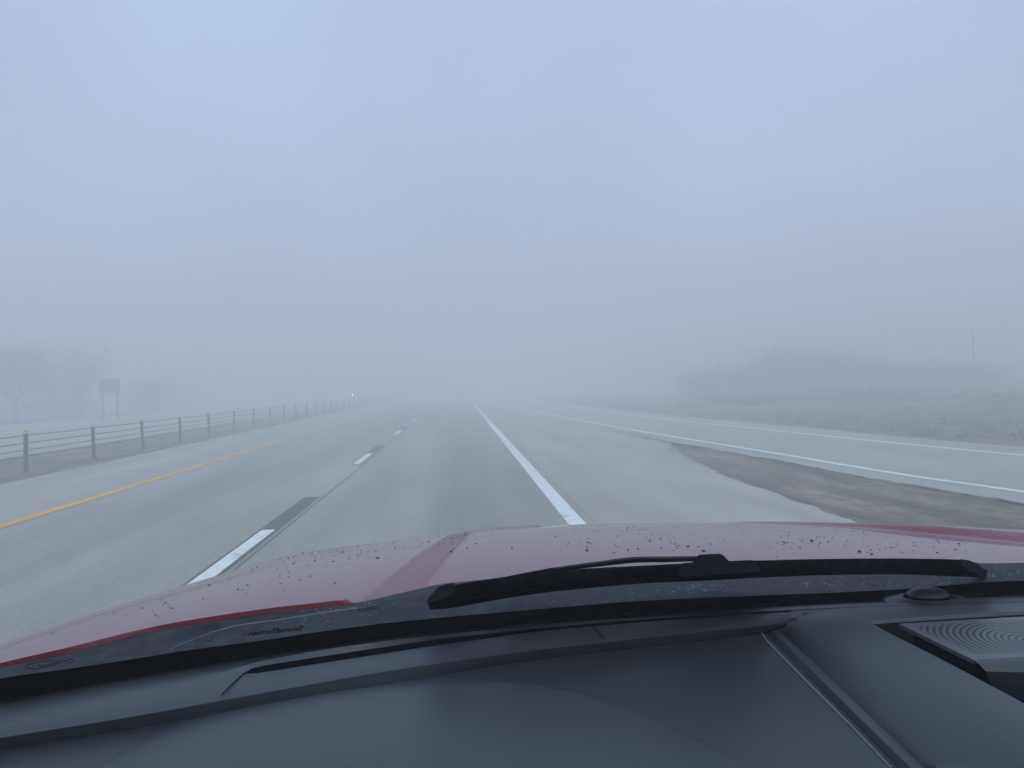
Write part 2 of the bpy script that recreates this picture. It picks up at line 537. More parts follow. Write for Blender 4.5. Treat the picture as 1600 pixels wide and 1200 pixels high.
# ---- dry grass tufts on the gore, bank and median
def inside_gore(x, y):
    if y > 20.5 or y < 4: return False
    xl = 4.75 + max(0, (y - 13)) * .13
    # ramp left edge
    pts = r_left
    for (x0, y0), (x1, y1) in zip(pts, pts[1:]):
        if y0 <= y <= y1:
            xr = x0 + (x1 - x0) * (y - y0) / (y1 - y0)
            return xl < x < xr - .05
    return False


tuft = MB()
def blade_clump(x, y, z, n, h, spread):
    for _ in range(n):
        a = rnd.uniform(0, 6.28)
        px, py = x + rnd.gauss(0, spread), y + rnd.gauss(0, spread)
        hh = h * rnd.uniform(.5, 1.2); w = .004 + hh * .05
        lean = Vector((math.cos(a), math.sin(a), 0)) * hh * rnd.uniform(.2, 1.1)
        s = Vector((-math.sin(a), math.cos(a), 0)) * w
        p = Vector((px, py, z))
        tuft.poly([p - s, p + s, p + lean + Vector((0, 0, hh))])


for _ in range(900):
    x, y = rnd.uniform(4.7, 9.5), rnd.uniform(5, 20)
    if inside_gore(x, y): blade_clump(x, y, -.05, 4, .035, .09)
for _ in range(2600):
    x, y = rnd.uniform(12, 30), rnd.uniform(10, 42)
    edge_x = 12.2 + max(0, 22 - y) * .25
    if x > edge_x + .3: blade_clump(x, y, ground_z(x, y) - .02, 5, .14, .12)
for _ in range(700):
    x, y = rnd.uniform(-12.8, -9.4), rnd.uniform(14, 60)
    blade_clump(x, y, -.04, 4, .06, .07)
for _ in range(1500):
    x, y = rnd.uniform(-45, -29), rnd.uniform(20, 80)
    blade_clump(x, y, ground_z(x, y) - .02, 4, .2, .15)
tag(tuft.build("dry_grass", M['dry_grass'], smooth=False), label='short dead grass on the verges and the wedge between road and ramp', cat='grass', kind='stuff')

# ------------------------------------------------------------------ cable barrier
cb = empty("cable_barrier", (-10, 15, 0), label='four-wire cable barrier on steel posts along the left median', cat='barrier')
post_mb = MB().tube([(0, 0, -.25), (0, 0, .86)], .048, 10)
post_mb.tube([(0, 0, -.04), (0, 0, .06)], .075, 10)
post0 = None
hs = (.84, .665, .505, .355)
for k in range(-1, 32):
    y = 18.45 + 3.27 * k
    if post0 is None:
        mb = MB().tube([(0, 0, -.25), (0, 0, .87)], .046, 10).tube([(0, 0, -.08), (0, 0, .05)], .07, 10)
        for h in hs:
            mb.tube([(.045, -.03, h), (.064, 0, h), (.045, .03, h)], .009, 6)
        post = mb.build("post", M['steel'], cb)
        cap = MB().tube([(0, 0, .87), (0, 0, .90), (0, 0, .945), (0, 0, .955)], [.056, .058, .054, .03], 10).build("reflector_cap", M['cap_white'], post)
        post0, cap0 = post, cap
        post.matrix_parent_inverse = Matrix.Identity(4)
        cap.matrix_parent_inverse = Matrix.Identity(4)
        capm = {}
        for nm in ('cap_yellow', 'cap_orange'):
            mm = cap.data.copy(); mm.materials[0] = M[nm]; capm[nm] = mm
    else:
        post = post0.copy(); C.objects.link(post); post.parent = cb
        cap = cap0.copy(); C.objects.link(cap); cap.parent = post
    post.location = (rnd.uniform(-.03, .03), y - 15, 0)
    post.rotation_euler = (R(rnd.uniform(-1.5, 1.5)), R(rnd.uniform(-1.8, 1.8)), rnd.uniform(-.3, .3))
    if k in (6,): post.rotation_euler[0] = R(-4)
    if k == 0: cap.data = capm['cap_orange']
    elif k in (1, 2, 4): cap.data = capm['cap_yellow']
for h in hs:
    pts = []
    for k in range(-4, 33):
        y = 18.45 + 3.27 * k
        pts.append((-9.938, y, h)); pts.append((-9.938, y + 1.6, h - .008))
    MB().tube(pts, .0125, 6).build("cable", M['cable'], cb)

# ------------------------------------------------------------------ sign on far verge
sg = empty("road_sign", (-25, 57, 0), label='rectangular sign on two legs seen from behind, beyond the cable barrier', cat='sign')
sx = -25.02
MB().box((sx, 57, 2.36), 1.42, .03, .92).build("panel", M['sign_back'], sg, smooth=False)
MB().box((sx, 56.96, 2.88), 1.5, .06, .07).build("crossbar", M['wood'], sg, smooth=False)
MB().box((sx, 56.96, 1.76), 1.62, .07, .10).build("crossbar", M['wood'], sg, smooth=False)
for dx in (-.55, .5):
    MB().box((sx + dx, 57.08, 1.3), .12, .12, 3.2).build("leg", M['wood'], sg, smooth=False)

# ------------------------------------------------------------------ trees and shrubs
def grow(mb, tw, p, d, L, r, depth, rn, spread, tips, twig, tww=.016):
    n = 3
    pts, rad = [p], [r]
    q = p.copy(); dd = d.copy()
    for i in range(n):
        dd = (dd + Vector((rn.uniform(-1, 1), rn.uniform(-1, 1), rn.uniform(-.4, .8))) * .16).normalized()
        q = q + dd * L / n
        pts.append(q.copy()); rad.append(r * (1 - .45 * (i + 1) / n))
    (mb if depth > 1 else tw).tube(pts, rad, 5 if depth > 2 else 3, cap=False)
    if depth <= 2:
        for _ in range(twig):
            t = rn.uniform(.2, 1)
            b = p.lerp(q, t)
            a = Vector((rn.uniform(-1, 1), rn.uniform(-1, 1), rn.uniform(-.3, 1.1))).normalized()
            l = L * rn.uniform(.4, .9)
            s = a.cross(Vector((rn.random(), rn.random(), rn.random()))).normalized() * tww
            mid = b + a * l * .5 + Vector((rn.uniform(-.05, .05), 0, .04))
            tw.poly([b - s, b + s, mid + s * .7, mid - s * .7])
            tw.poly([mid - s * .7, mid + s * .7, b + a * l])
            for _2 in range(2):
                a2 = (a + Vector((rn.uniform(-1, 1), rn.uniform(-1, 1), rn.uniform(-.5, .8))) * .8).normalized()
                tw.poly([mid - s * .6, mid + s * .6, mid + a2 * l * .55])
    if depth == 0: return
    for i in range(rn.choice((2, 3, 3))):
        a = Vector((rn.uniform(-1, 1), rn.uniform(-1, 1), rn.uniform(-.25, .75)))
        nd = (dd + a * spread).normalized()
        grow(mb, tw, q if i else p.lerp(q, .75), nd, L * rn.uniform(.62, .82), r * .58, depth - 1, rn, spread, tips, twig)


def tree(name, x, y, h, seed, label, cat, group, depth=4, spread=.75, twig=9, stems=1, mats=('bark', 'twig'), lean=0):
    rn = random.Random(seed)
    z = ground_z(x, y)
    e = empty(name, (x, y, z), label=label, cat=cat, group=group)
    a, b = MB(), MB()
    for s in range(stems):
        d = Vector((rn.uniform(-.12, .12) + lean, rn.uniform(-.1, .1), 1)).normalized() if stems == 1 else Vector((rn.uniform(-.8, .8), rn.uniform(-.6, .6), 1)).normalized()
        p = Vector((x + (rn.uniform(-.45, .45) * h if stems > 1 else 0), y + (rn.uniform(-.3, .3) * h if stems > 1 else 0), z - .1))
        grow(a, b, p, d, h * .3, h * (.022 if stems == 1 else .012), depth, rn, spread, None, twig)
    top = max([v[2] for v in b.v]) - z
    k = h / top
    for mb in (a, b):
        mb.v = [(x + (v[0] - x) * k, y + (v[1] - y) * k, z - .1 + (v[2] - z + .1) * k) for v in mb.v]
    a.build("trunk" if stems == 1 else "stem", M[mats[0]], e)
    b.build("crown", M[mats[1]], e, smooth=False)
    return e


def scrub(x, y, h, w, seed, label, group, n=10000):
    rn = random.Random(seed); z = ground_z(x, y)
    e = empty("shrub", (x, y, z), label=label, cat='shrub', group=group)
    a, b = MB(), MB()
    lumps = [(rn.uniform(-.5, .5) * w, rn.uniform(-.3, .3) * w, rn.uniform(.55, 1.0) * h * .62, rn.uniform(.22, .36) * w) for _ in range(9)]
    lumps.append((0, 0, h * .68, .3 * w))
    base = Vector((x, y, z - .1)); tips = []
    for lx, ly, lz, lr in lumps:
        p = Vector((x + lx, y + ly, z + lz))
        a.tube([base, base.lerp(p, .5) + Vector((rn.uniform(-.1, .1), 0, .1)), p], [.05, .03, .012], 5, cap=False)
    for _ in range(n):
        lx, ly, lz, lr = rn.choice(lumps)
        d = Vector((rn.gauss(0, 1), rn.gauss(0, 1), rn.gauss(0, 1))).normalized() * (rn.random() ** .5 if rn.random() < .6 else rn.uniform(.6, 1.75))
        q = Vector((x + lx + d.x * lr, y + ly + d.y * lr, z + max(.02, (lz + d.z * h * .36) * rn.uniform(.75, 1.0) * (1 if rn.random() > .35 else rn.random()))))
        l = rn.uniform(.15, .42) * (h / 3.5) ** .5
        l *= 1.35; u = (Vector((d.x, d.y, abs(d.z) + .5)) + Vector((rn.uniform(-.8, .8), rn.uniform(-.8, .8), rn.uniform(-.3, .8)))).normalized()
        s_ = u.cross(Vector((rn.random(), rn.random(), rn.random()))).normalized() * rn.uniform(.006, .014)
        b.poly([q - s_, q + s_, q + u * l])
    a.build("stem", M['bark'], e); b.build("crown", M['scrub'], e, smooth=False)
    return e


GT = 'bare trees in the fog on the left'
def cloud_tree(x, y, h, w, seed, label, n=9000):
    """leafless tree: a trunk forking into limbs, its crown a haze of fine twigs"""
    rn = random.Random(seed); z = ground_z(x, y)
    e = empty("bare_tree", (x, y, z), label=label, cat='tree', group=GT)
    a, b = MB(), MB()
    fork = Vector((x + rn.uniform(-.2, .2), y, z + h * .2))
    a.tube([(x, y, z - .2), (x, y, z + h * .1), fork], [h * .030, h * .024, h * .021], 8)
    lumps = []
    for k in range(13):
        an = k / 13 * 6.28 + rn.uniform(-.3, .3); rr = rn.uniform(.1, .5) * w
        q = Vector((x + math.cos(an) * rr, y + math.sin(an) * rr, z + h * rn.uniform(.38, .86) - rr * .12))
        mid = fork.lerp(q, .5) + Vector((rn.uniform(-.3, .3), rn.uniform(-.3, .3), .35))
        a.tube([fork, mid, q], [h * .013, h * .008, h * .003], 5, cap=False)
        lumps.append((mid, q, rn.uniform(.13, .22) * w))
        for _ in range(9):
            s0 = mid.lerp(q, rn.random()); u = Vector((rn.gauss(0, 1), rn.gauss(0, 1), rn.gauss(.5, 1))).normalized()
            a.tube([s0, s0 + u * lumps[-1][2] * .6, s0 + u * lumps[-1][2] * 1.1 + Vector((0, 0, .15))], [h * .004, h * .0025, h * .001], 3, cap=False)
    for _ in range(n):
        mid, q, r_ = rn.choice(lumps)
        c = mid.lerp(q, rn.uniform(.2, 1.1))
        d = Vector((rn.gauss(0, 1), rn.gauss(0, 1), rn.gauss(0, 1))).normalized() * r_ * (rn.random() ** .6 * 1.1 if rn.random() < .7 else rn.uniform(.8, 2.0))
        p = c + d
        u = (d.normalized() + Vector((rn.uniform(-.9, .9), rn.uniform(-.9, .9), rn.uniform(-.4, .9)))).normalized()
        s_ = u.cross(Vector((rn.random(), rn.random(), rn.random()))).normalized() * rn.uniform(.008, .02)
        b.poly([p - s_, p + s_, p + u * rn.uniform(.25, .6)])
    a.build("trunk", M['bark'], e); b.build("crown", M['twig'], e, smooth=False)
    return e


cloud_tree(-36.5, 66, 8.6, 9.0, 3, 'large wide bare tree near the left edge, left of the two-legged sign', 13000)
cloud_tree(-40.5, 69, 7.4, 6.5, 5, 'bare tree cut by the left edge of the photo, outermost on the left')
cloud_tree(-36.0, 76, 8.2, 6.5, 14, 'smaller bare tree between the large one and the two-legged sign')
for i, (x, y, h, w, lb) in enumerate([
    (-31.0, 82, 4.6, 5, 'low bare thicket just right of the two-legged sign'),
    (-41.5, 70, 2.8, 6, 'low scrub under the large bare tree at the left'),
    (-35.5, 70, 2.4, 5, 'low scrub between the large bare tree and the two-legged sign'),
]):
    scrub(x, y, h, w, 20 + i, lb, 'faint scrub beyond the far road')
RS = [
    (23.2, 68, 3.4, 6.2, 'leftmost scrub, low and faint, of the row beyond the ramp'),
    (27.2, 68, 4.9, 6.8, 'tall dense scrub in the row right of the ramp, second from left'),
    (30.9, 68, 5.3, 7.3, 'tallest dense scrub of the row beyond the ramp'),
    (34.6, 68, 4.5, 6.8, 'dense scrub just right of the tallest one beyond the ramp'),
    (38.3, 68, 3.9, 6.8, 'middling scrub, third from the right in the row beyond the ramp'),
    (42.1, 68, 3.6, 6.8, 'low spreading scrub, second from the right in the row beyond the ramp'),
    (46.2, 68, 2.8, 6.8, 'lowest scrub at the right end of the row, near the faint pole'),
]
for i, (x, y, h, w, lb) in enumerate(RS):
    scrub(x, y, h, w, 40 + i, lb, 'scrub beyond the ramp')
for i, (x, y, h, w, lb) in enumerate([
    (19.5, 48, .9, 7, 'knee-high weeds in front of the left half of the scrub row'),
    (24.6, 47, 1.1, 8, 'waist-high weeds in front of the tallest scrub beyond the ramp'),
    (29.0, 46, .9, 7, 'knee-high weeds in front of the right half of the scrub row'),
]):
    scrub(x, y, h, w, 60 + i, lb, 'weeds before the scrub', n=4000)
# faint pole at the far right
up_ = empty("utility_pole", (52.5, 75, ground_z(52.5, 75)), label='faint thin wooden pole with a crossarm at the far right', cat='pole')
MB().tube([(52.5, 75, 0), (52.5, 75, 6.3)], [.10, .08], 8).build("pole", M['wood'], up_)
MB().box((52.5, 74.93, 5.9), 1.0, .08, .09).build("crossarm", M['wood'], up_, smooth=False)

# ------------------------------------------------------------------ oncoming cars with lit headlights
def oncoming(x, y, label):
    e = empty("oncoming_car", (x, y, 0), label=label, cat='car', group='oncoming cars with headlights on')
    b = MB()
    prof = [(-.85, .35, 0), (-.92, .75, 0), (-.80, .95, .9), (-.62, 1.42, 1.9)]
    secs = []
    for (yy, w, z0, z1) in [(0, .78, .35, .62), (.15, .88, .28, .78), (1.2, .9, .25, .95), (1.9, .9, .25, 1.0), (3.6, .9, .25, 1.05), (4.4, .88, .3, 1.0), (4.6, .8, .4, .9)]:
        secs.append([(x - w, y + yy, z0), (x - w, y + yy, z1 - .12), (x - w + .12, y + yy, z1), (x + w - .12, y + yy, z1), (x + w, y + yy, z1 - .12), (x + w, y + yy, z0)])
    b.loft(secs, closed=True); b.poly(secs[0]); b.poly(secs[-1])
    cab = [[(x - w, y + yy, .95), (x - w + .15, y + yy, z), (x + w - .15, y + yy, z), (x + w, y + yy, .95)] for yy, w, z in ((1.25, .8, .97), (2.0, .8, 1.42), (3.3, .8, 1.45), (4.2, .8, 1.0))]
    b.loft(cab)
    b.build("body", M['far_car'], e)
    MB().poly([(x - .68, y + 1.27, 1.0), (x + .68, y + 1.27, 1.0), (x + .6, y + 1.93, 1.40), (x - .6, y + 1.93, 1.40)]).build("windshield", M['dark_glass'], e, smooth=False)
    for s in (-1, 1):
        MB().tube([(x + s * .66, y - .03, .66), (x + s * .66, y + .04, .66)], [(.12, .12)[0], .12], 14).build("headlight", M['lamp'], e)
        for yy in (.85, 3.6):
            w = MB().tube([(x + s * .72, y + yy, .32), (x + s * .91, y + yy, .32)], .32, 18).build("wheel", M['tyre'], e)
    return e


oncoming(-18.4, 139, 'nearer oncoming car with bright headlights far off in the fog beyond the barrier')
oncoming(-22.4, 186, 'farther oncoming car, a fainter light right of the first pair')

# ------------------------------------------------------------------ the vehicle the photo is taken from
TX = 0.55
tk = empty("pickup_truck", (TX, 0.9, 0), label='red truck whose speckled hood, wiper and black dashboard fill the bottom of the photo', cat='truck')
N = 520
hood_rear = [(-260, 1115, 1.36), (-120, 1067, 1.37), (0, 1036, 1.375), (100, 1013, 1.38), (250, 977, 1.382), (400, 953, 1.385), (500, 941, 1.385), (540, 938, 1.384), (575, 951, 1.364), (700, 935, 1.362), (870, 916, 1.362), (1060, 904, 1.362), (1250, 899, 1.362), (1540, 901, 1.362), (1700, 900, 1.365), (1900, 922, 1.355)]
hood_front = [(-260, 1112, 1.33), (-120, 1053, 1.335), (0, 1005, 1.34), (150, 955, 1.34), (300, 910, 1.33), (450, 867, 1.32), (600, 845, 1.312), (750, 829, 1.31), (900, 821, 1.31), (1050, 819, 1.31), (1180, 819, 1.31), (1350, 829, 1.296), (1450, 837, 1.294), (1600, 849, 1.293), (1750, 868, 1.293), (1900, 897, 1.293)]
Rc, Fc = curve_px(hood_rear, N), curve_px(hood_front, N)
# facets: the central dome's left flank (between two lines) and right flank
FL = [(P(542, 940, 1.385), P(652, 925, 1.385)), (P(690, 846, 1.32), P(748, 836, 1.32))]
RIN = along_px([(1150, 821, 1.325), (1250, 828, 1.33), (1350, 838, 1.333), (1450, 850, 1.335), (1600, 873, 1.338), (1800, 915, 1.34), (2000, 980, 1.34)], 80)
ROUT = along_px([(1150, 818, 1.33), (1250, 820, 1.338), (1350, 825, 1.345), (1450, 832.5, 1.35), (1600, 848, 1.354), (1800, 880, 1.356), (2000, 930, 1.356)], 80)


def y_at(c, x):
    if x <= c[0].x: return None
    for a, b in zip(c, c[1:]):
        if a.x <= x <= b.x: return a.y + (b.y - a.y) * (x - a.x) / (b.x - a.x)
    return c[-1].y


def crown(p):
    """how far up the raised fender crown on the right a point stands, 0..1"""
    a, b = y_at(RIN, p.x), y_at(ROUT, p.x)
    if a is None or b is None: return 0
    return ramp01((p.y - a) / max(.01, b - a)) * min(1, (p.x - RIN[0].x) / .35)


def ramp01(t):
    t = min(1, max(0, t)); k = .12
    if t < k: return t * t / (2 * k) / (1 - k)
    if t > 1 - k: return 1 - (1 - t) ** 2 / (2 * k) / (1 - k)
    return (t - k / 2) / (1 - k)


def sstep(t):
    t = min(1, max(0, t))
    return t * t * (3 - 2 * t)


def flank(p, F):
    (a0, b0), (a1, b1) = F
    t = (p.y - a0.y) / (a1.y - a0.y)
    xa = a0.x + (a1.x - a0.x) * t
    xb = b0.x + (b1.x - b0.x) * t
    return (p.x - xa) / (xb - xa)


NV = 70
dim_refl = []
rows = []
for i in range(-3, NV + 8):
    row = []
    for j in range(N):
        r_, f_ = Rc[j], Fc[j]
        out = Vector((f_.x - r_.x, f_.y - r_.y, 0))
        # outward direction of the rim
        tj = Fc[min(j + 1, N - 1)] - Fc[max(j - 1, 0)]
        nrm = Vector((-tj.y, tj.x, 0)).normalized()
        if i < 0:
            k = -i
            p = r_ - nrm * .004 * (1 if k > 1 else .6) + Vector((0, 0, -.005 * k * k))
        elif i <= NV:
            v = i / NV
            p = r_.lerp(f_, v)
            L = out.length
            p.z += .016 * min(1, L / .9) * 4 * v * (1 - v) * (1 - .35 * v)
            a = ramp01(flank(p, FL)); b_ = crown(p)
            p.z += .022 * a * min(1, 2.5 * (1 - v) + .12) + .017 * b_
            p.z += -.010 * (sstep((v - .955) / .03)) * (1 - a)
        else:
            k = i - NV
            ang = k / 7 * math.pi / 2
            p = f_ + Vector((0, 0, .017 * crown(f_))) + nrm * .10 * math.sin(ang) + Vector((0, 0, -.012 * k - .12 * (1 - math.cos(ang))))
        row.append(p)
        fl = flank(p, FL); dr = sstep(fl / .12 + .5) * (1 - sstep((fl - 1) / .12 + .5))
        c_ = crown(p); dr = max(dr, sstep(c_ * 6) * (1 - sstep((c_ - .97) / .03)))
        dim_refl.append(dr)
    rows.append(row)
hood = MB().loft(rows).build("hood", M['paint'].copy(), tk, sharp=60)
at_ = hood.data.attributes.new("dry", 'FLOAT', 'POINT')  # weaker clearcoat imitates a darker reflection on the flank and fender crown
at_.data.foreach_set('value', dim_refl)
hn = hood.data.materials[0].node_tree
aa = hn.nodes.new("ShaderNodeAttribute"); aa.attribute_name = "dry"
am = hn.nodes.new("ShaderNodeMapRange"); am.inputs[3].default_value = .85; am.inputs[4].default_value = .38
hn.links.new(aa.outputs["Fac"], am.inputs[0]); hn.links.new(am.outputs[0], hn.nodes["Principled BSDF"].inputs["Coat Weight"])

# fenders, grille face below the hood rim
rim_pts = rows[-1]
low = [Vector((p.x, p.y, .62)) for p in rim_pts]
mid = [Vector((p.x, p.y, 1.0)) for p in rim_pts]
MB().loft([rim_pts, mid, low]).build("fender", M['paint'], tk, sharp=60)
for s in (-1, 1):
    w = MB().tube([(TX + s * .72, 1.15, .40), (TX + s * .98, 1.15, .40)], .40, 28).build("wheel", M['tyre'], tk)
    MB().tube([(TX + s * .97, 1.15, .40), (TX + s * .992, 1.15, .40)], .24, 24).build("rim", M['rim'], w)

# dark red notch at the front lip of the dome
nb = MB()
zt = 1.318
nb.loft([[P(768, 824, zt), P(790, 822.5, zt), P(815, 821.5, zt), P(842, 820.8, zt)],
         [P(767, 832, zt - .001), P(790, 831.5, zt - .001), P(812, 829, zt - .001), P(842, 821.2, zt - .001)],
         [P(768, 833, zt - .03), P(790, 832.5, zt - .03), P(812, 830, zt - .03), P(842, 822, zt - .03)]])
nb.build("scoop", M['paint'], hood)
# specks and drops on the hood
def hood_point(px, py):
    best = None
    d = ray(px, py)
    # march along the ray against the hood rows
    for jj in range(N - 1):
        pass
    return None


from mathutils.bvhtree import BVHTree
bv = BVHTree.FromPolygons([tuple(v.co) for v in hood.data.vertices], [tuple(p.vertices) for p in hood.data.polygons])
drops = MB()
rn = random.Random(5)
def drop(px, py, size):
    hit = bv.ray_cast(EYE, ray(px, py))
    if hit[0] is None: return
    p, n = hit[0], hit[1]
    if n.z < 0: n = -n
    a = n.orthogonal().normalized(); b = n.cross(a)
    ph = rn.uniform(0, 6.28); a, b = a * math.cos(ph) + b * math.sin(ph), b * math.cos(ph) - a * math.sin(ph)
    asp = rn.uniform(.6, 1.0)
    seg = 7
    rws = []
    for zz, rr_ in ((-.0005, 1.0), (size * .35, .85), (size * .6, .45)):
        rws.append([p + n * zz + (a * math.cos(2 * math.pi * k / seg) * (1 + .25 * math.sin(3 * k + ph)) + b * math.sin(2 * math.pi * k / seg) * asp) * size * rr_ for k in range(seg)])
    b0 = len(drops.v)
    drops.loft(rws, closed=True)
    drops.f.append(tuple(b0 + 2 * seg + k for k in range(seg)))


def cluster(cx, cy_, sx_, sy_, n, s0, s1):
    for _ in range(int(n * .75)):
        drop(cx + rn.gauss(0, sx_), cy_ + rn.gauss(0, sy_), s0 * .62 + (s1 - s0) * .55 * rn.random() ** 2)


cluster(480, 868, 70, 12, 40, .0022, .0045)
cluster(560, 858, 60, 8, 55, .0018, .004)
cluster(640, 846, 60, 5, 50, .0018, .0038)
cluster(450, 895, 50, 18, 34, .0022, .0042)
cluster(245, 955, 22, 9, 12, .002, .0036)
cluster(350, 925, 40, 10, 14, .002, .004)
cluster(715, 845, 24, 9, 26, .0022, .0048)
cluster(700, 835, 40, 4, 40, .0016, .0034)
cluster(930, 842, 40, 12, 22, .002, .0045)
cluster(1020, 835, 40, 8, 30, .002, .0042)
cluster(1060, 855, 60, 10, 30, .002, .005)
cluster(1250, 845, 25, 7, 34, .0022, .0048)
cluster(1200, 835, 100, 10, 40, .0016, .004)
cluster(1400, 850, 60, 10, 36, .002, .0045)
cluster(1500, 852, 50, 8, 30, .002, .0042)
cluster(1000, 824, 150, 3, 80, .0016, .003)
cluster(1430, 832, 80, 3, 40, .0016, .0028)
for (px, py, s) in [(590, 872, .005), (917, 860, .006), (1343, 862, .0065), (1100, 861, .006), (1362, 866, .005), (1075, 854, .0055), (1268, 845, .006), (705, 862, .0055), (800, 856, .004), (1032, 842, .0045)]:
    drop(px, py, s * .68)
tag(drops.build("mud_specks", M['drop'], hood), kind='stuff')

# ---- windshield: a curved pane from base to header
glass_base = [(-300, 1150, 1.365), (-150, 1122, 1.365), (0, 1088, 1.365), (100, 1070, 1.365), (200, 1052, 1.365), (400, 1020, 1.365), (600, 993, 1.365), (700, 982, 1.365), (840, 969, 1.365), (1000, 957, 1.365), (1200, 944, 1.365), (1350, 937, 1.365), (1440, 933, 1.365), (1600, 928, 1.365), (1800, 930, 1.365), (2000, 940, 1.365)]
GB = curve_px(glass_base, 120)
TANG = math.tan(R(30))


def glass_y(x):
    if x <= GB[0].x: return GB[0].y
    for a, b in zip(GB, GB[1:]):
        if a.x <= x <= b.x:
            return a.y + (b.y - a.y) * (x - a.x) / (b.x - a.x)
    return GB[-1].y


def on_glass(px, py, off=0.0):
    """point where the view through a photo pixel meets the pane (off metres outside it)"""
    d = ray(px, py)
    t0, t1 = .2, 2.2
    for _ in range(50):
        t = (t0 + t1) / 2
        p = EYE + d * t
        f = (p.y + (p.z - 1.365) / TANG - glass_y(p.x)) * math.sin(R(30)) - off
        if f < 0: t0 = t
        else: t1 = t
    return EYE + d * t


GH = [Vector((TX + (p.x - TX) * .86, p.y - .93, 1.365 + .93 * TANG)) for p in GB]
gl = MB().loft([[a.lerp(b, t / 8) for a, b in zip(GB, GH)] for t in range(9)])
ws = gl.build("windshield", M['glass'], tk)
# frit band along the base of the pane
frit_top = [(-300, 1118), (-150, 1092), (0, 1060), (100, 1046), (200, 1031), (300, 1015), (400, 1002), (500, 987), (600, 974), (700, 964), (840, 952), (1000, 939), (1200, 930), (1300, 926), (1400, 921), (1500, 913), (1600, 907), (1800, 905), (2000, 910)]
ft = catmull([Vector((x, y, 0)) for x, y in frit_top], 120)
fr = [on_glass(v.x, v.y, -.003) for v in ft]
frb = catmull([Vector(q) for q in [(-300, 1160, 0), (-150, 1131, 0), (0, 1097, 0), (100, 1079, 0), (200, 1060, 0), (400, 1028, 0), (600, 999, 0), (700, 987, 0), (840, 974, 0), (1000, 962, 0), (1200, 948, 0), (1350, 940.5, 0), (1440, 937, 0), (1600, 931, 0), (1800, 930, 0), (2000, 936, 0)]], 120)
fb = [on_glass(v.x, v.y, -.003) for v in frb]
MB().loft([fr, fb]).build("frit_band", M['frit'], ws)

# ---- cowl outside the pane
ct = [(-300, 1122, 1.365), (-120, 1074, 1.365), (0, 1043, 1.37), (100, 1018, 1.372), (250, 983, 1.375), (400, 957, 1.376), (520, 942, 1.376), (545, 943, 1.378), (575, 938.5, 1.386), (650, 921, 1.389), (700, 911, 1.389), (870, 896, 1.388), (1060, 884, 1.388), (1250, 879, 1.388), (1540, 880, 1.388), (1700, 884, 1.382), (1900, 905, 1.372)]
c0 = curve_px(ct, 160)
c1 = curve_px([(x, y + (6 if x < 540 else 10), z + .001) for x, y, z in ct], 160)
c2 = curve_px([(-300, 1152, 1.36), (-100, 1096, 1.362), (100, 1048, 1.365), (250, 1008, 1.368), (330, 985, 1.368), (500, 965, 1.375), (600, 950, 1.384), (700, 936, 1.386), (1060, 905, 1.386), (1540, 896, 1.386), (1900, 930, 1.37)], 160)
c3 = curve_px([(-300, 1190, 1.355), (0, 1110, 1.355), (300, 1050, 1.355), (700, 985, 1.366), (1060, 965, 1.366), (1540, 945, 1.366), (1900, 960, 1.35)], 160)
cowl = MB().loft([[p + Vector((0, .05, -.04)) for p in c0], c0, c1, c2, c3]).build("cowl", M['cowl'], tk)
# salt and slush flecks on the glass foot
bvc = BVHTree.FromPolygons([tuple(v.co) for v in cowl.data.vertices], [tuple(p.vertices) for p in cowl.data.polygons])


def lay_on(bv_, px, py):
    hit = bv_.ray_cast(EYE, ray(px, py))
    return hit[0] + Vector((0, 0, .0008)) if hit[0] else None


def fleck(mb, px, py, w, h, off=-.001):
    seg = 8
    ph = rn.uniform(0, 6)
    hit = bvc.ray_cast(EYE, ray(px, py))
    if hit[0] is None: return
    mb.poly([lay_on(bvc, px + math.cos(2 * math.pi * k / seg) * w * (1 + .35 * math.sin(2 * k + ph)), py + math.sin(2 * math.pi * k / seg) * h * (1 + .3 * math.cos(3 * k + ph))) or hit[0] for k in range(seg)])


sl = MB()
for cx, cy_, sx_, sy_, n in [(470, 968, 30, 6, 16), (520, 955, 40, 5, 26), (590, 944, 40, 5, 28), (1100, 918, 24, 3.5, 40), (1050, 924, 40, 3, 22), (1300, 913, 40, 3, 24), (1440, 908, 40, 4, 30), (1575, 896, 22, 6, 40), (900, 938, 60, 3, 7)]:
    for _ in range(n):
        fleck(sl, cx + rn.gauss(0, sx_), cy_ + rn.gauss(0, sy_), rn.uniform(.5, 2.6), rn.uniform(.3, 1.0), .002)
tag(sl.build("salt_residue", M['dirt'], cowl, smooth=False), kind='stuff')

# mirrored lettering on the glass (read from inside it is back to front)
def glass_text(txt, px0, py0, px1, py1, hpx, shear=0.0):
    cu = bpy.data.curves.new("lettering", 'FONT')
    cu.body = txt; cu.size = 1.0; cu.resolution_u = 3; cu.offset = .03
    o = bpy.data.objects.new("lettering", cu); C.objects.link(o)
    bpy.context.view_layer.update()
    me = bpy.data.meshes.new_from_object(o.evaluated_get(bpy.context.evaluated_depsgraph_get()))
    bpy.data.objects.remove(o)
    xs_ = [v.co.x for v in me.vertices]
    x0, x1 = min(xs_), max(xs_)
    for v in me.vertices:
        t = (x1 - v.co.x) / (x1 - x0)         # mirrored
        px = px0 + (px1 - px0) * t
        py = py0 + (py1 - py0) * t - v.co.y / .7 * hpx
        px += v.co.y / .7 * hpx * shear
        v.co = on_glass(px, py, -.0035)
    me.materials.append(M['etch'])
    o2 = bpy.data.objects.new("lettering", me); C.objects.link(o2)
    o2.parent = ws
    return o2


glass_text("SoundScreen", 388, 993.5, 473, 984.5, 7.6, .12)
glass_text("TM", 380, 992.5, 386, 992, 2.4)
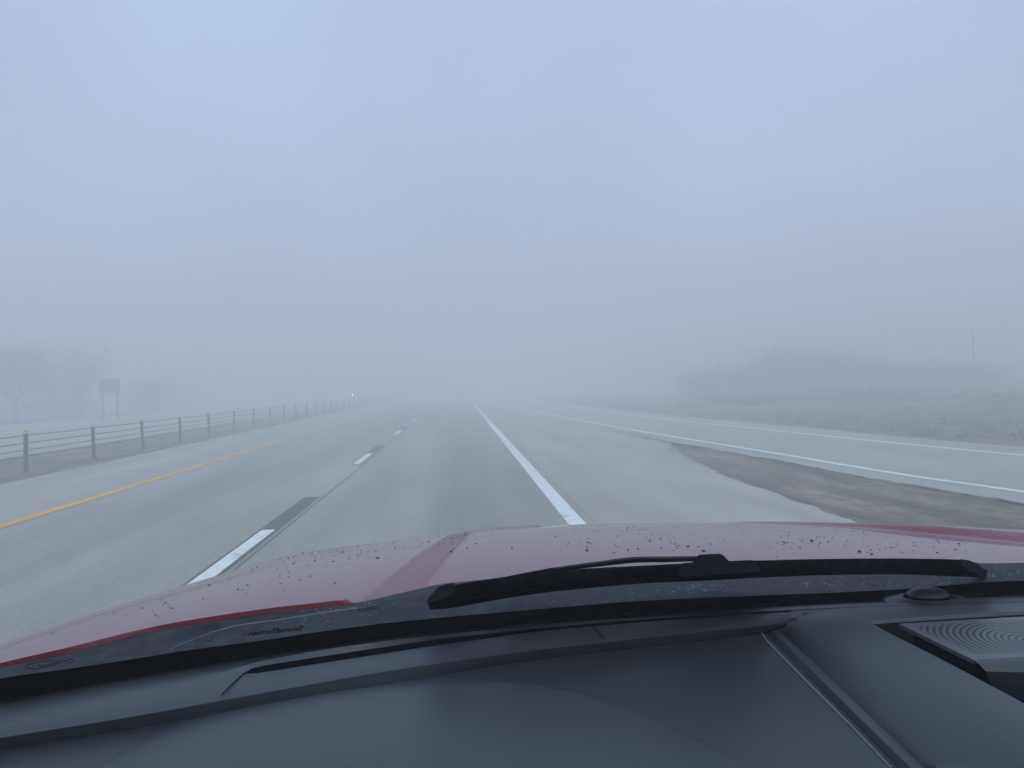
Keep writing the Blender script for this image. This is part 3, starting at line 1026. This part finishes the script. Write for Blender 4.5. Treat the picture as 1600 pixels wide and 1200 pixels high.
# oval maker's emblem with a wavering script, faint
em = MB()
def px_line(pts, w):
    for (x0, y0), (x1, y1) in zip(pts, pts[1:]):
        d = Vector((x1 - x0, y1 - y0)); L = d.length or 1
        nx, ny = -d.y / L * w / 2, d.x / L * w / 2
        em.poly([on_glass(x0 + nx, y0 + ny, -.0036), on_glass(x1 + nx, y1 + ny, -.0036), on_glass(x1 - nx, y1 - ny, -.0036), on_glass(x0 - nx, y0 - ny, -.0036)])


px_line([(66 + 25 * math.cos(t * .2618) , 1038.5 - 5 * math.sin(t * .2618) - 25 * math.cos(t * .2618) * .14) for t in range(25)], .9)
em.build("emblem", M['etch'], ws, smooth=False)
em = MB()
px_line([(60, 1040), (68, 1041), (74, 1039.5), (88, 1035.5), (92, 1037)], 1.4)
px_line([(92, 1033), (97, 1034.5), (104, 1033), (110, 1030), (116, 1032), (112, 1035), (104, 1036)], 1.2)
em.build("lettering", M['etch'], ws, smooth=False)
em = MB()
px_line([(306, 1008), (306.5, 1001), (309, 996)], .9)
em.build("scuff", M['etch'], ws, smooth=False)
em = MB()
px_line([(320, 1001), (326, 1002.5), (331, 1000), (333, 995)], 1.2)
em.build("scuff", M['etch'], ws, smooth=False)
# moulded ridge in the cowl that rises behind the lettering
ridge = catmull([on_glass(x, y, .02) for x, y in [(268, 1014), (290, 1004), (325, 991), (345, 984), (380, 976), (440, 968), (500, 958), (560, 950)]], 40)
MB().tube(ridge, .0009, 5).build("cowl_ridge", M['ridge'], cowl)

# ---- wiper lying on the pane
OFF = .012
def glass_rows(rowpx, n, off):
    return [ [on_glass(v.x, v.y, o) for v in catmull([Vector((x, y, 0)) for x, y in r], n)] for r, o in zip(rowpx, off)]


bl_top = [(672, 930), (712, 914), (790, 901), (870, 891), (1000, 884), (1100, 879), (1180, 876), (1275, 873.5), (1400, 872.5), (1500, 874.5), (1528, 880)]
bl_mid = [(669, 940), (712, 932), (790, 917), (870, 908), (1000, 898.5), (1100, 894), (1180, 890), (1275, 887), (1400, 886), (1500, 889), (1540, 892)]
bl_low = [(669, 946), (712, 938), (790, 923), (870, 914), (1000, 904), (1100, 900), (1180, 895.5), (1275, 892.5), (1400, 891.5), (1500, 894), (1541, 895)]
blade = MB().loft(glass_rows([bl_low, bl_mid, bl_top, bl_top], 60, [.010, .022, .034, .004])).build("wiper_blade", M['wiper'], tk)
r_mid = [(672, 950), (712, 943), (790, 928.5), (870, 919), (1000, 908.5), (1100, 904), (1180, 899.5), (1275, 896), (1400, 894.8), (1500, 898), (1538, 899)]
r_low = [(673, 953), (712, 949), (790, 935), (870, 924), (1000, 912), (1100, 907.5), (1180, 903), (1275, 899), (1400, 897.5), (1500, 901), (1532, 902)]
MB().loft(glass_rows([bl_mid, bl_low, r_mid, r_low], 60, [.006, .012, .010, .0015])).build("rubber_edge", M['rubber'], blade)
rib_line = [(x, y + 3.0) for x, y in bl_low]
MB().loft(glass_rows([rib_line, [(x, y + 1.6) for x, y in rib_line]], 60, [.015, .015])).build("rubber_rib", M['wiper'], blade)
# end caps
def slab_px(name, pts, off_in, off_out, matl, parent):
    a = [on_glass(x, y, off_out) for x, y in pts]; y0_ = min(p_[1] for p_ in pts); b = [on_glass(x, y, off_in) for x, y in pts]; a = [on_glass(x, y, off_out) for x, y in pts]
    n = len(pts); mb = MB()
    # the side that faces the driver is the inner one
    mb.v = [tuple(p) for p in a + b]
    mb.f = [tuple(range(n)), tuple(range(2 * n - 1, n - 1, -1))] + [(i, (i + 1) % n, n + (i + 1) % n, n + i) for i in range(n)]
    return mb.build(name, matl, parent, sharp=20)


slab_px("end_cap", [(667, 944), (669, 934), (678, 925), (686, 916.5), (697, 913), (707, 911), (713, 915), (714, 925), (700, 933), (680, 939)], .004, .036, M['wiper'], blade)
slab_px("end_cap", [(1500, 873.5), (1513, 875), (1526, 880), (1534, 886), (1543, 892), (1541, 900), (1532, 904), (1528, 896), (1512, 891), (1503, 884)], .004, .036, M['wiper'], blade)
# centre clip
slab_px("clip", [(1061, 901), (1061, 883), (1066, 880), (1082, 878.5), (1087, 874), (1091, 867.5), (1094, 866.5), (1124, 865), (1130, 867.5), (1139, 876.5), (1175, 875), (1180, 876.5), (1185, 884), (1190, 893.5), (1150, 896), (1110, 898.5)], .003, .045, M['wiper'], blade)
# arm
arm_t = [(800, 899.5), (867, 886.5), (940, 876.5), (985, 870.5), (1040, 869.5), (1090, 869)]
arm_b = [(802, 903), (868, 893), (940, 885), (990, 879.5), (1040, 878.5), (1090, 877)]
arm_m = [((a[0] + b[0]) / 2, a[1] * .62 + b[1] * .38) for a, b in zip(arm_t, arm_b)]
MB().loft(glass_rows([arm_b, arm_m, arm_t, arm_t, arm_b], 40, [.050, .043, .052, .058, .058])).build("wiper_arm", M['arm'], tk)
sl2 = slab_px("arm_sleeve", [(790, 901), (820, 895), (865, 886.5), (867, 888), (867, 893.5), (830, 899.5), (800, 903)], .034, .05, M['wiper'], blade)

# ------------------------------------------------------------------ dashboard
db = MB()
ND = 240
lip = [(-300, 1158, 1.368), (-150, 1129, 1.368), (0, 1095, 1.368), (100, 1077, 1.368), (200, 1058, 1.368), (400, 1026, 1.370), (600, 997.5, 1.372), (700, 986, 1.374), (840, 975, 1.378), (1000, 963, 1.378), (1200, 948, 1.378), (1350, 940.5, 1.378), (1440, 936, 1.378), (1600, 930, 1.378), (1750, 929, 1.378), (2000, 934, 1.378)]
d1 = curve_px(lip, ND)
d0 = [p + Vector((0, .006, -.05)) for p in d1]
d2 = curve_px([(x, y + (14 if x < 700 else 7 if x < 900 else 4), z + .010) for x, y, z in lip], ND)
slot_u = [(-300, 1196, 1.388), (-150, 1166, 1.388), (0, 1134, 1.388), (200, 1092, 1.389), (300, 1070, 1.39), (345, 1061, 1.389), (378, 1053, 1.389), (392, 1045, 1.39), (430, 1037, 1.39), (600, 1011, 1.39), (700, 997, 1.39), (840, 982, 1.39), (1000, 968, 1.39), (1100, 961.5, 1.39), (1200, 955, 1.39), (1360, 947.5, 1.39), (1600, 940, 1.39), (1750, 938, 1.39), (2000, 942, 1.39)]
facet = [(-300, 1190, 1.386), (-150, 1158, 1.386), (0, 1126, 1.386), (200, 1084, 1.387), (300, 1062, 1.388), (345, 1051, 1.389), (400, 1035, 1.392), (500, 1016, 1.395), (600, 1002, 1.396), (700, 990.5, 1.395), (780, 983, 1.393), (900, 972, 1.391), (1000, 965.5, 1.390), (1100, 959.5, 1.39), (1200, 953, 1.39), (1360, 946, 1.39), (1600, 938, 1.39), (1750, 936, 1.39), (2000, 940, 1.39)]
d3 = curve_px(slot_u, ND); d2b = curve_px(facet, ND)
db.loft([d0, d1, d2, d2b, d3])
# slot between the rear strip and the panel
slot_l = [(379, 1053.2, 1.3888), (400, 1052, 1.387), (430, 1047.5, 1.386), (600, 1021, 1.386), (700, 1006, 1.387), (840, 987, 1.388), (1000, 972, 1.388), (1100, 965, 1.388), (1200, 957.8, 1.388), (1360, 948.5, 1.39)]
su = curve_px([(379, 1052.6, 1.389), (392, 1045, 1.39)] + [p for p in slot_u if 430 <= p[0] <= 1360], 160)
sl_ = curve_px(slot_l, 160)
dash = db.build("dashboard", M['plastic'], tk, sharp=28)
sv = MB().loft([su, [p + Vector((0, .004, -.03)) for p in su], [p + Vector((0, .006, -.03)) for p in sl_], sl_])
sv.build("defroster_slot", M['void'], dash)
# panel strip in front of the slot, down to the bevel
pu = [(-300, 1196, 1.388), (-150, 1166, 1.388), (0, 1134, 1.388), (200, 1092, 1.389), (300, 1070, 1.39), (345, 1061, 1.389)] + slot_l
pu = [p for p in pu]
bev_t = [(-300, 1208, 1.384), (-150, 1180, 1.384), (0, 1150, 1.384), (200, 1118, 1.384), (400, 1082, 1.384), (600, 1047, 1.384), (800, 1018, 1.384), (1000, 995, 1.384), (1100, 984.5, 1.384), (1200, 974, 1.385), (1236, 968.5, 1.386)]
bev_b = [(-300, 1234, 1.368), (-150, 1204, 1.368), (0, 1172, 1.368), (200, 1140, 1.368), (400, 1105, 1.368), (600, 1070, 1.368), (800, 1036, 1.368), (1000, 1012, 1.368), (1100, 1001, 1.368), (1160, 993.5, 1.369), (1190, 990, 1.37)]
pu2 = [p for p in pu if p[0] <= 1200] + [(1236, 956.0, 1.389)]
pt = curve_px(pu2, 200); bt = curve_px(bev_t, 200)
btm = [a.lerp(b, .93) for a, b in zip(pt, bt)]
bt2 = [p + Vector((0, -.001, -.0015)) for p in bt]
MB().loft([pt, [a.lerp(b, .5) + Vector((0, 0, .0008)) for a, b in zip(pt, bt)], btm, bt2]).build("vent_panel", M['plastic'], dash, sharp=50)
bb = curve_px(bev_b, 200)
MB().loft([bt2, [a.lerp(b, .12) + Vector((0, 0, -.001)) for a, b in zip(bt2, bb)], bb]).build("bevel", M['plastic'], dash, sharp=50)
# thin seams
def seam(pts, w, z, name="seam", up_=.0006):
    c = catmull([P(x, y, z) for x, y in pts], 14)
    c = [p + Vector((0, 0, up_)) for p in c]
    return MB().tube(c, w, 5, flat=.3).build(name, M['void'], dash)


seam([(392, 1049), (378, 1056), (364, 1069), (346, 1087)], .0011, 1.3885)
seam([(926, 979), (931, 984), (943, 998.5)], .0009, 1.3885)
seam([(1240, 972), (1243, 967), (1248, 964.5)], .0006, 1.3895)

# padded instrument top below the bevel
hump_c = P(640, 1250, 1.36)
def pad_pt(s, t):
    # s across (0 left .. 1 right border), t down
    return None


bbr = curve_px(bev_b, 380)
rows = []
off0 = []
NT, NS = 160, 380
border = [(1190, 990, 1.37), (1200, 1004, 1.369), (1262, 1068, 1.366), (1330, 1136, 1.363), (1395, 1204, 1.36), (1480, 1290, 1.355)]
bd = along_px(border, NT)
botl = P(-420, 1420, 1.33)
for i in range(NT):
    t = i / (NT - 1)
    row = []
    bq = curve_px([(-300 - 60 * t, 1234 + 120 * t, 1.368 - .02 * t), (200 - 30 * t, 1140 + 170 * t, 1.368 - .012 * t), (700 + 30 * t, 1052.5 + 240 * t, 1.368 - .012 * t), (1190 + 290 * t, 990 + 300 * t, 1.37 - .015 * t)], NS)
    # blend the exact bevel edge at the top with straight rows below
    for j in range(NS):
        e = bbr[j]
        if i == 0: off0.append(e - bq[j])
        p = bq[j] + off0[j] * (1 - t) ** 2
        # the arch-shaped reflection is worked into shape and colour further below
        row.append(p)
    rows.append(row)
# keep the right-hand ends on the border line
for i, row in enumerate(rows):
    d = bd[i] - row[-1]
    for j in range(NS):
        row[j] = row[j] + d * (j / (NS - 1)) ** 6
# outline of the imitated windshield reflection, an arch in the dash plane
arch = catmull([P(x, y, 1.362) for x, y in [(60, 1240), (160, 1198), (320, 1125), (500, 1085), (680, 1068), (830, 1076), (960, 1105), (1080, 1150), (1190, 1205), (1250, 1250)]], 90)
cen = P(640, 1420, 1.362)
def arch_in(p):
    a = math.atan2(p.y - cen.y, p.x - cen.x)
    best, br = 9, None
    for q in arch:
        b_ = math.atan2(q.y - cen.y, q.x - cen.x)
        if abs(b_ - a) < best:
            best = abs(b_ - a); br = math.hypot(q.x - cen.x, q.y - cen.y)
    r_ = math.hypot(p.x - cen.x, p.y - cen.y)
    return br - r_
for i, row in enumerate(rows):
    if i < 3: continue
    for j, p in enumerate(row):
        dd = arch_in(p)
        p.z += .0006 * sstep((dd + .002) / .006) + .16 * max(0, dd) - .30 * max(0, dd) ** 2
arch_reflection = [sstep((arch_in(p) + .002) / .005) * (1 if i > 2 else 0) for i, row in enumerate(rows) for p in row]
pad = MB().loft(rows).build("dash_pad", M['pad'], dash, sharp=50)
pa = pad.data.attributes.new("hood", 'FLOAT', 'POINT'); pa.data.foreach_set('value', arch_reflection)  # mask of the arched windshield reflection painted into the pad colour
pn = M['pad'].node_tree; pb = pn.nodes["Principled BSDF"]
q1 = pn.nodes.new("ShaderNodeAttribute"); q1.attribute_name = "hood"  # mask of the arched windshield reflection, not a hood
q2 = pn.nodes.new("ShaderNodeMapRange"); q2.inputs[3].default_value = 1.0; q2.inputs[4].default_value = 1.30  # lightens the base colour inside the arch to imitate that reflection
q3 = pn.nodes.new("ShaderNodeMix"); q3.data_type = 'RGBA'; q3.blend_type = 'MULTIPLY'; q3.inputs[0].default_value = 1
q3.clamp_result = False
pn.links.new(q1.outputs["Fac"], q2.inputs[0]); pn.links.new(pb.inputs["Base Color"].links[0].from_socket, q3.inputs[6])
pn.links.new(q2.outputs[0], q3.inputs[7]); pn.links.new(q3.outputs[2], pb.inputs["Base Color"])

# stitched border and the raised centre section
k_lines = [
    border,
    [(1196, 988, 1.368), (1209, 1003, 1.366), (1272, 1067, 1.362), (1342, 1136, 1.359), (1408, 1204, 1.356), (1500, 1294, 1.352)],
    [(1206, 986, 1.374), (1222, 1000, 1.373), (1283, 1062, 1.370), (1352, 1130, 1.367), (1428, 1204, 1.364), (1520, 1292, 1.36)],
    [(1216, 983, 1.3735), (1238, 1002, 1.371), (1300, 1062, 1.368), (1372, 1130, 1.365), (1450, 1204, 1.362), (1545, 1292, 1.358)],
    [(1224, 980, 1.380), (1252, 1004, 1.378), (1316, 1060, 1.375), (1392, 1130, 1.372), (1470, 1204, 1.369), (1570, 1290, 1.365)],
    [(1232, 973, 1.385), (1262, 990, 1.388), (1340, 1044, 1.386), (1430, 1106, 1.384), (1545, 1190, 1.38), (1680, 1288, 1.376)],
    [(1246, 964, 1.390), (1278, 972, 1.396), (1352, 1018, 1.396), (1450, 1082, 1.396), (1570, 1160, 1.395), (1740, 1272, 1.392)],
    [(1290, 955, 1.390), (1330, 968, 1.397), (1375, 1000, 1.398), (1470, 1050, 1.398), (1600, 1120, 1.398), (1780, 1220, 1.396)],
    [(1352, 951, 1.391), (1361, 972, 1.396), (1384, 986, 1.397), (1480, 1035, 1.397), (1600, 1099, 1.396), (1780, 1196, 1.394)],
]
cols = [along_px(c, 60) for c in k_lines]
cs = MB().loft(cols)
# drop into the recess
rec = cols[-1]
cs.loft([rec, [p + Vector((.0015, .001, -.004)) for p in rec]])
MB().loft([[p + Vector((.0015, .001, -.004)) for p in rec], [p + Vector((.003, .002, -.05)) for p in rec]]).build('recess_wall', M['recess'], dash)
cs.build("centre_section", M['plastic'], dash, sharp=50)
# thread along the border
th = MB()
bpts = along_px(border, 200)
for i in range(0, 198, 2):
    a, b_ = bpts[i], bpts[i + 1]
    th.tube([a + Vector((0, 0, .0006)), a.lerp(b_, .5) + Vector((0, 0, .0013)), b_ + Vector((0, 0, .0006))], .0007, 5)
th.build("stitching", M['thread'], dash)

# strip behind the speaker recess
t0 = curve_px([(1236, 954.3, 1.3895), (1290, 951.3, 1.3895), (1360, 948, 1.39), (1600, 940.5, 1.39), (1750, 938.5, 1.39), (2000, 942.5, 1.39)], 100)
t1 = curve_px([(1236, 966.5, 1.3885), (1290, 960, 1.391), (1360, 955.5, 1.394), (1600, 947.5, 1.394), (1750, 945.5, 1.394), (2000, 948, 1.394)], 100)
t2 = curve_px([(1236, 968, 1.386), (1290, 966, 1.389), (1361, 969, 1.395), (1405, 966, 1.395), (1600, 954.5, 1.395), (1750, 950, 1.395), (2000, 950, 1.395)], 100)
t3 = [p + Vector((0, -.003, -.004)) for p in t2]
t4 = [p + Vector((0, -.002, -.05)) for p in t2]
MB().loft([[p + Vector((0, -.0005, 0)) for p in t3], t4]).build('recess_wall', M['recess'], dash)
sr = MB().loft([t0, t1, t2, t3]).build("rear_strip", M['plastic'], dash, sharp=50)
# recess floor
MB().poly([P(1340, 960, 1.347), P(2000, 900, 1.347), P(2000, 1330, 1.347), P(1560, 1110, 1.347)]).build("recess_floor", M['recess'], dash, smooth=False)

# speaker: plate, dark body under it, rounded nose
zp = 1.3965
spk = MB()
inner = []
tl, bl_, br_, tr_ = (P(1404, 974.5, zp), P(1521, 1031, zp), P(1900, 1008, zp), P(1900, 946, zp))
NU, NW = 60, 24
vals = []
for i in range(NW + 1):
    w = i / NW
    row = []
    for j in range(NU + 1):
        u = j / NU
        top_ = tl.lerp(tr_, u); bot_ = bl_.lerp(br_, u)
        p = top_.lerp(bot_, w)
        row.append(p)
        e = min(u * 6, 1) * 1.0
        de = min((p - top_).length, (p - bot_).length, (p - tl.lerp(bl_, w)).length)
        vals.append(sstep((de - .010) / .004))
    inner.append(row)
spk.loft(inner)
nv = len(spk.v)
edge_loop = inner[0] + [r[-1] for r in inner[1:]] + inner[-1][::-1][1:] + [r[0] for r in inner[::-1][1:-1]]
spk.loft([edge_loop, [p + Vector((0, 0, -.0045)) for p in edge_loop]], closed=True)
plate = spk.build("speaker_grille", M['grille'], dash, sharp=30)
at = plate.data.attributes.new("inner", 'FLOAT', 'POINT')
at.data.foreach_set('value', vals + [0.0] * (len(plate.data.vertices) - nv))
# dark body set back under the plate
def inset(p, k):
    c_ = (tl + bl_ + br_ + tr_) / 4
    return p + (c_ - p).normalized() * k
ub = [inset(tl, .016) + Vector((0, 0, -.004)), inset(bl_, .006) + Vector((0, 0, -.004)), br_ + Vector((0, 0, -.004)), tr_ + Vector((0, 0, -.004))]
MB().loft([ub, [p + Vector((0, 0, -.05)) for p in ub]], closed=True).build("speaker_body", M['void'], dash, smooth=False)
n0 = along_px([(1521, 1031, zp), (1600, 1026.5, zp), (1750, 1018, zp), (1900, 1008, zp)], 30)
n1 = along_px([(1530, 1038, zp - .001), (1600, 1036, zp - .001), (1750, 1028, zp - .001), (1900, 1020, zp - .001)], 30)
n2 = along_px([(1540, 1049, zp - .007), (1600, 1050, zp - .007), (1750, 1044, zp - .007), (1900, 1036, zp - .007)], 30)
n3 = along_px([(1548, 1066, zp - .020), (1600, 1068, zp - .020), (1750, 1064, zp - .020), (1900, 1058, zp - .020)], 30)
n4 = along_px([(1560, 1092, zp - .042), (1610, 1096, zp - .042), (1750, 1096, zp - .042), (1900, 1092, zp - .042)], 30)
MB().loft([n0, n1, n2, n3, n4]).build("speaker_nose", M['plastic'], dash, sharp=50)

bvd = BVHTree.FromPolygons([tuple(v.co) for v in bpy.data.objects["dash_pad"].data.vertices], [tuple(p.vertices) for p in bpy.data.objects["dash_pad"].data.polygons])
ln_ = MB(); rn = random.Random(17)
for _ in range(90):
    hit = bvd.ray_cast(EYE, ray(rn.uniform(0, 1380), rn.uniform(1010, 1200)))
    if hit[0] is None: continue
    c = hit[0] + Vector((0, 0, .0004)); a = rn.uniform(0, 6.28); l = rn.uniform(.0003, .0014)
    u = Vector((math.cos(a), math.sin(a), 0)) * l; v = Vector((-math.sin(a), math.cos(a), 0)) * .00022
    ln_.poly([c - u - v, c + u - v, c + u * .6 + v, c - u * .8 + v])
tag(ln_.build("lint", M['dirt'], dash, smooth=False), kind='stuff')
# light sensor bump near the glass
sc_ = P(1450, 933, 1.391)
rws = []
for i in range(9):
    a = i / 8 * math.pi / 2
    rws.append([sc_ + Vector((math.cos(t) * .0285 * math.cos(a) ** .8, math.sin(t) * .020 * math.cos(a) ** .8, .0025 + .0105 * math.sin(a))) for t in [2 * math.pi * k / 28 for k in range(28)]])
sn = MB().loft(rws, closed=True)
sn.f.append(tuple(8 * 28 + k for k in range(28)))
sen = sn.build("light_sensor", M['plastic'], dash, sharp=60)
MB().tube([sc_ + Vector((0, 0, -.004)), sc_ + Vector((0, 0, .0032))], .0285, 28).build("sensor_ring", M['void'], sen)
for v in sen.children[0].data.vertices:
    v.co.y = sc_.y + (v.co.y - sc_.y) * .72
rws = []
for i in range(7):
    a = i / 6
    rws.append([sc_ + Vector((math.cos(t) * (.060 - .026 * a), math.sin(t) * (.040 - .018 * a), -.004 + .005 * sstep(a))) for t in [2 * math.pi * k / 28 for k in range(28)]])
MB().loft(rws, closed=True).build("sensor_base", M['plastic'], dash, sharp=60)

# ---- cabin shell: roof, pillars, door tops
hdr = GH
roof_rows = []
for t, dz in ((0, 0), (.05, .03), (.3, .06), (1, .07)):
    roof_rows.append([Vector((p.x, p.y - t * 2.1, p.z + dz - .04 * ((p.x - TX) / .9) ** 2)) for p in hdr])
MB().loft(roof_rows).build("roof", M['paint'], tk)
MB().loft([[p + Vector((0, -.02, -.02)) for p in r_] for r_ in roof_rows]).build("headliner", M['headliner'], tk)
for k, s in ((0, -1), (-1, 1)):
    a, b_ = GB[k], GH[k]
    a = a + Vector((s * .02, 0, -.05)); b_ = b_ + Vector((s * .02, 0, .02))
    MB().tube([a, a.lerp(b_, .33), a.lerp(b_, .66), b_], [.05, .045, .045, .05], 10).build("pillar", M['paint'], tk)
    x = a.x + s * .03
    MB().box((x, a.y - 1.05, .95), .06, 2.1, .75).build("door", M['paint'], tk, smooth=False)
MB().box((TX, -1.45, 1.0), 1.9, .06, .9).build("rear_wall", M['headliner'], tk, smooth=False)

# ------------------------------------------------------------------ haze
hz = MB().box((0, 590, 4.2), 1500, 1260, 12.6)
hm_ = bpy.data.materials.new("fog"); hm_.use_nodes = True
nt = hm_.node_tree; nt.nodes.clear()
o_ = nt.nodes.new("ShaderNodeOutputMaterial"); v_ = nt.nodes.new("ShaderNodeVolumePrincipled")
v_.inputs["Color"].default_value = (.95, .96, .965, 1)
v_.inputs["Density"].default_value = 0.030
v_.inputs["Anisotropy"].default_value = 0.1
nt.links.new(v_.outputs[0], o_.inputs["Volume"])
tag(hz.build("haze", hm_, smooth=False), label='thick pale blue fog over the whole road', cat='fog', kind='stuff')
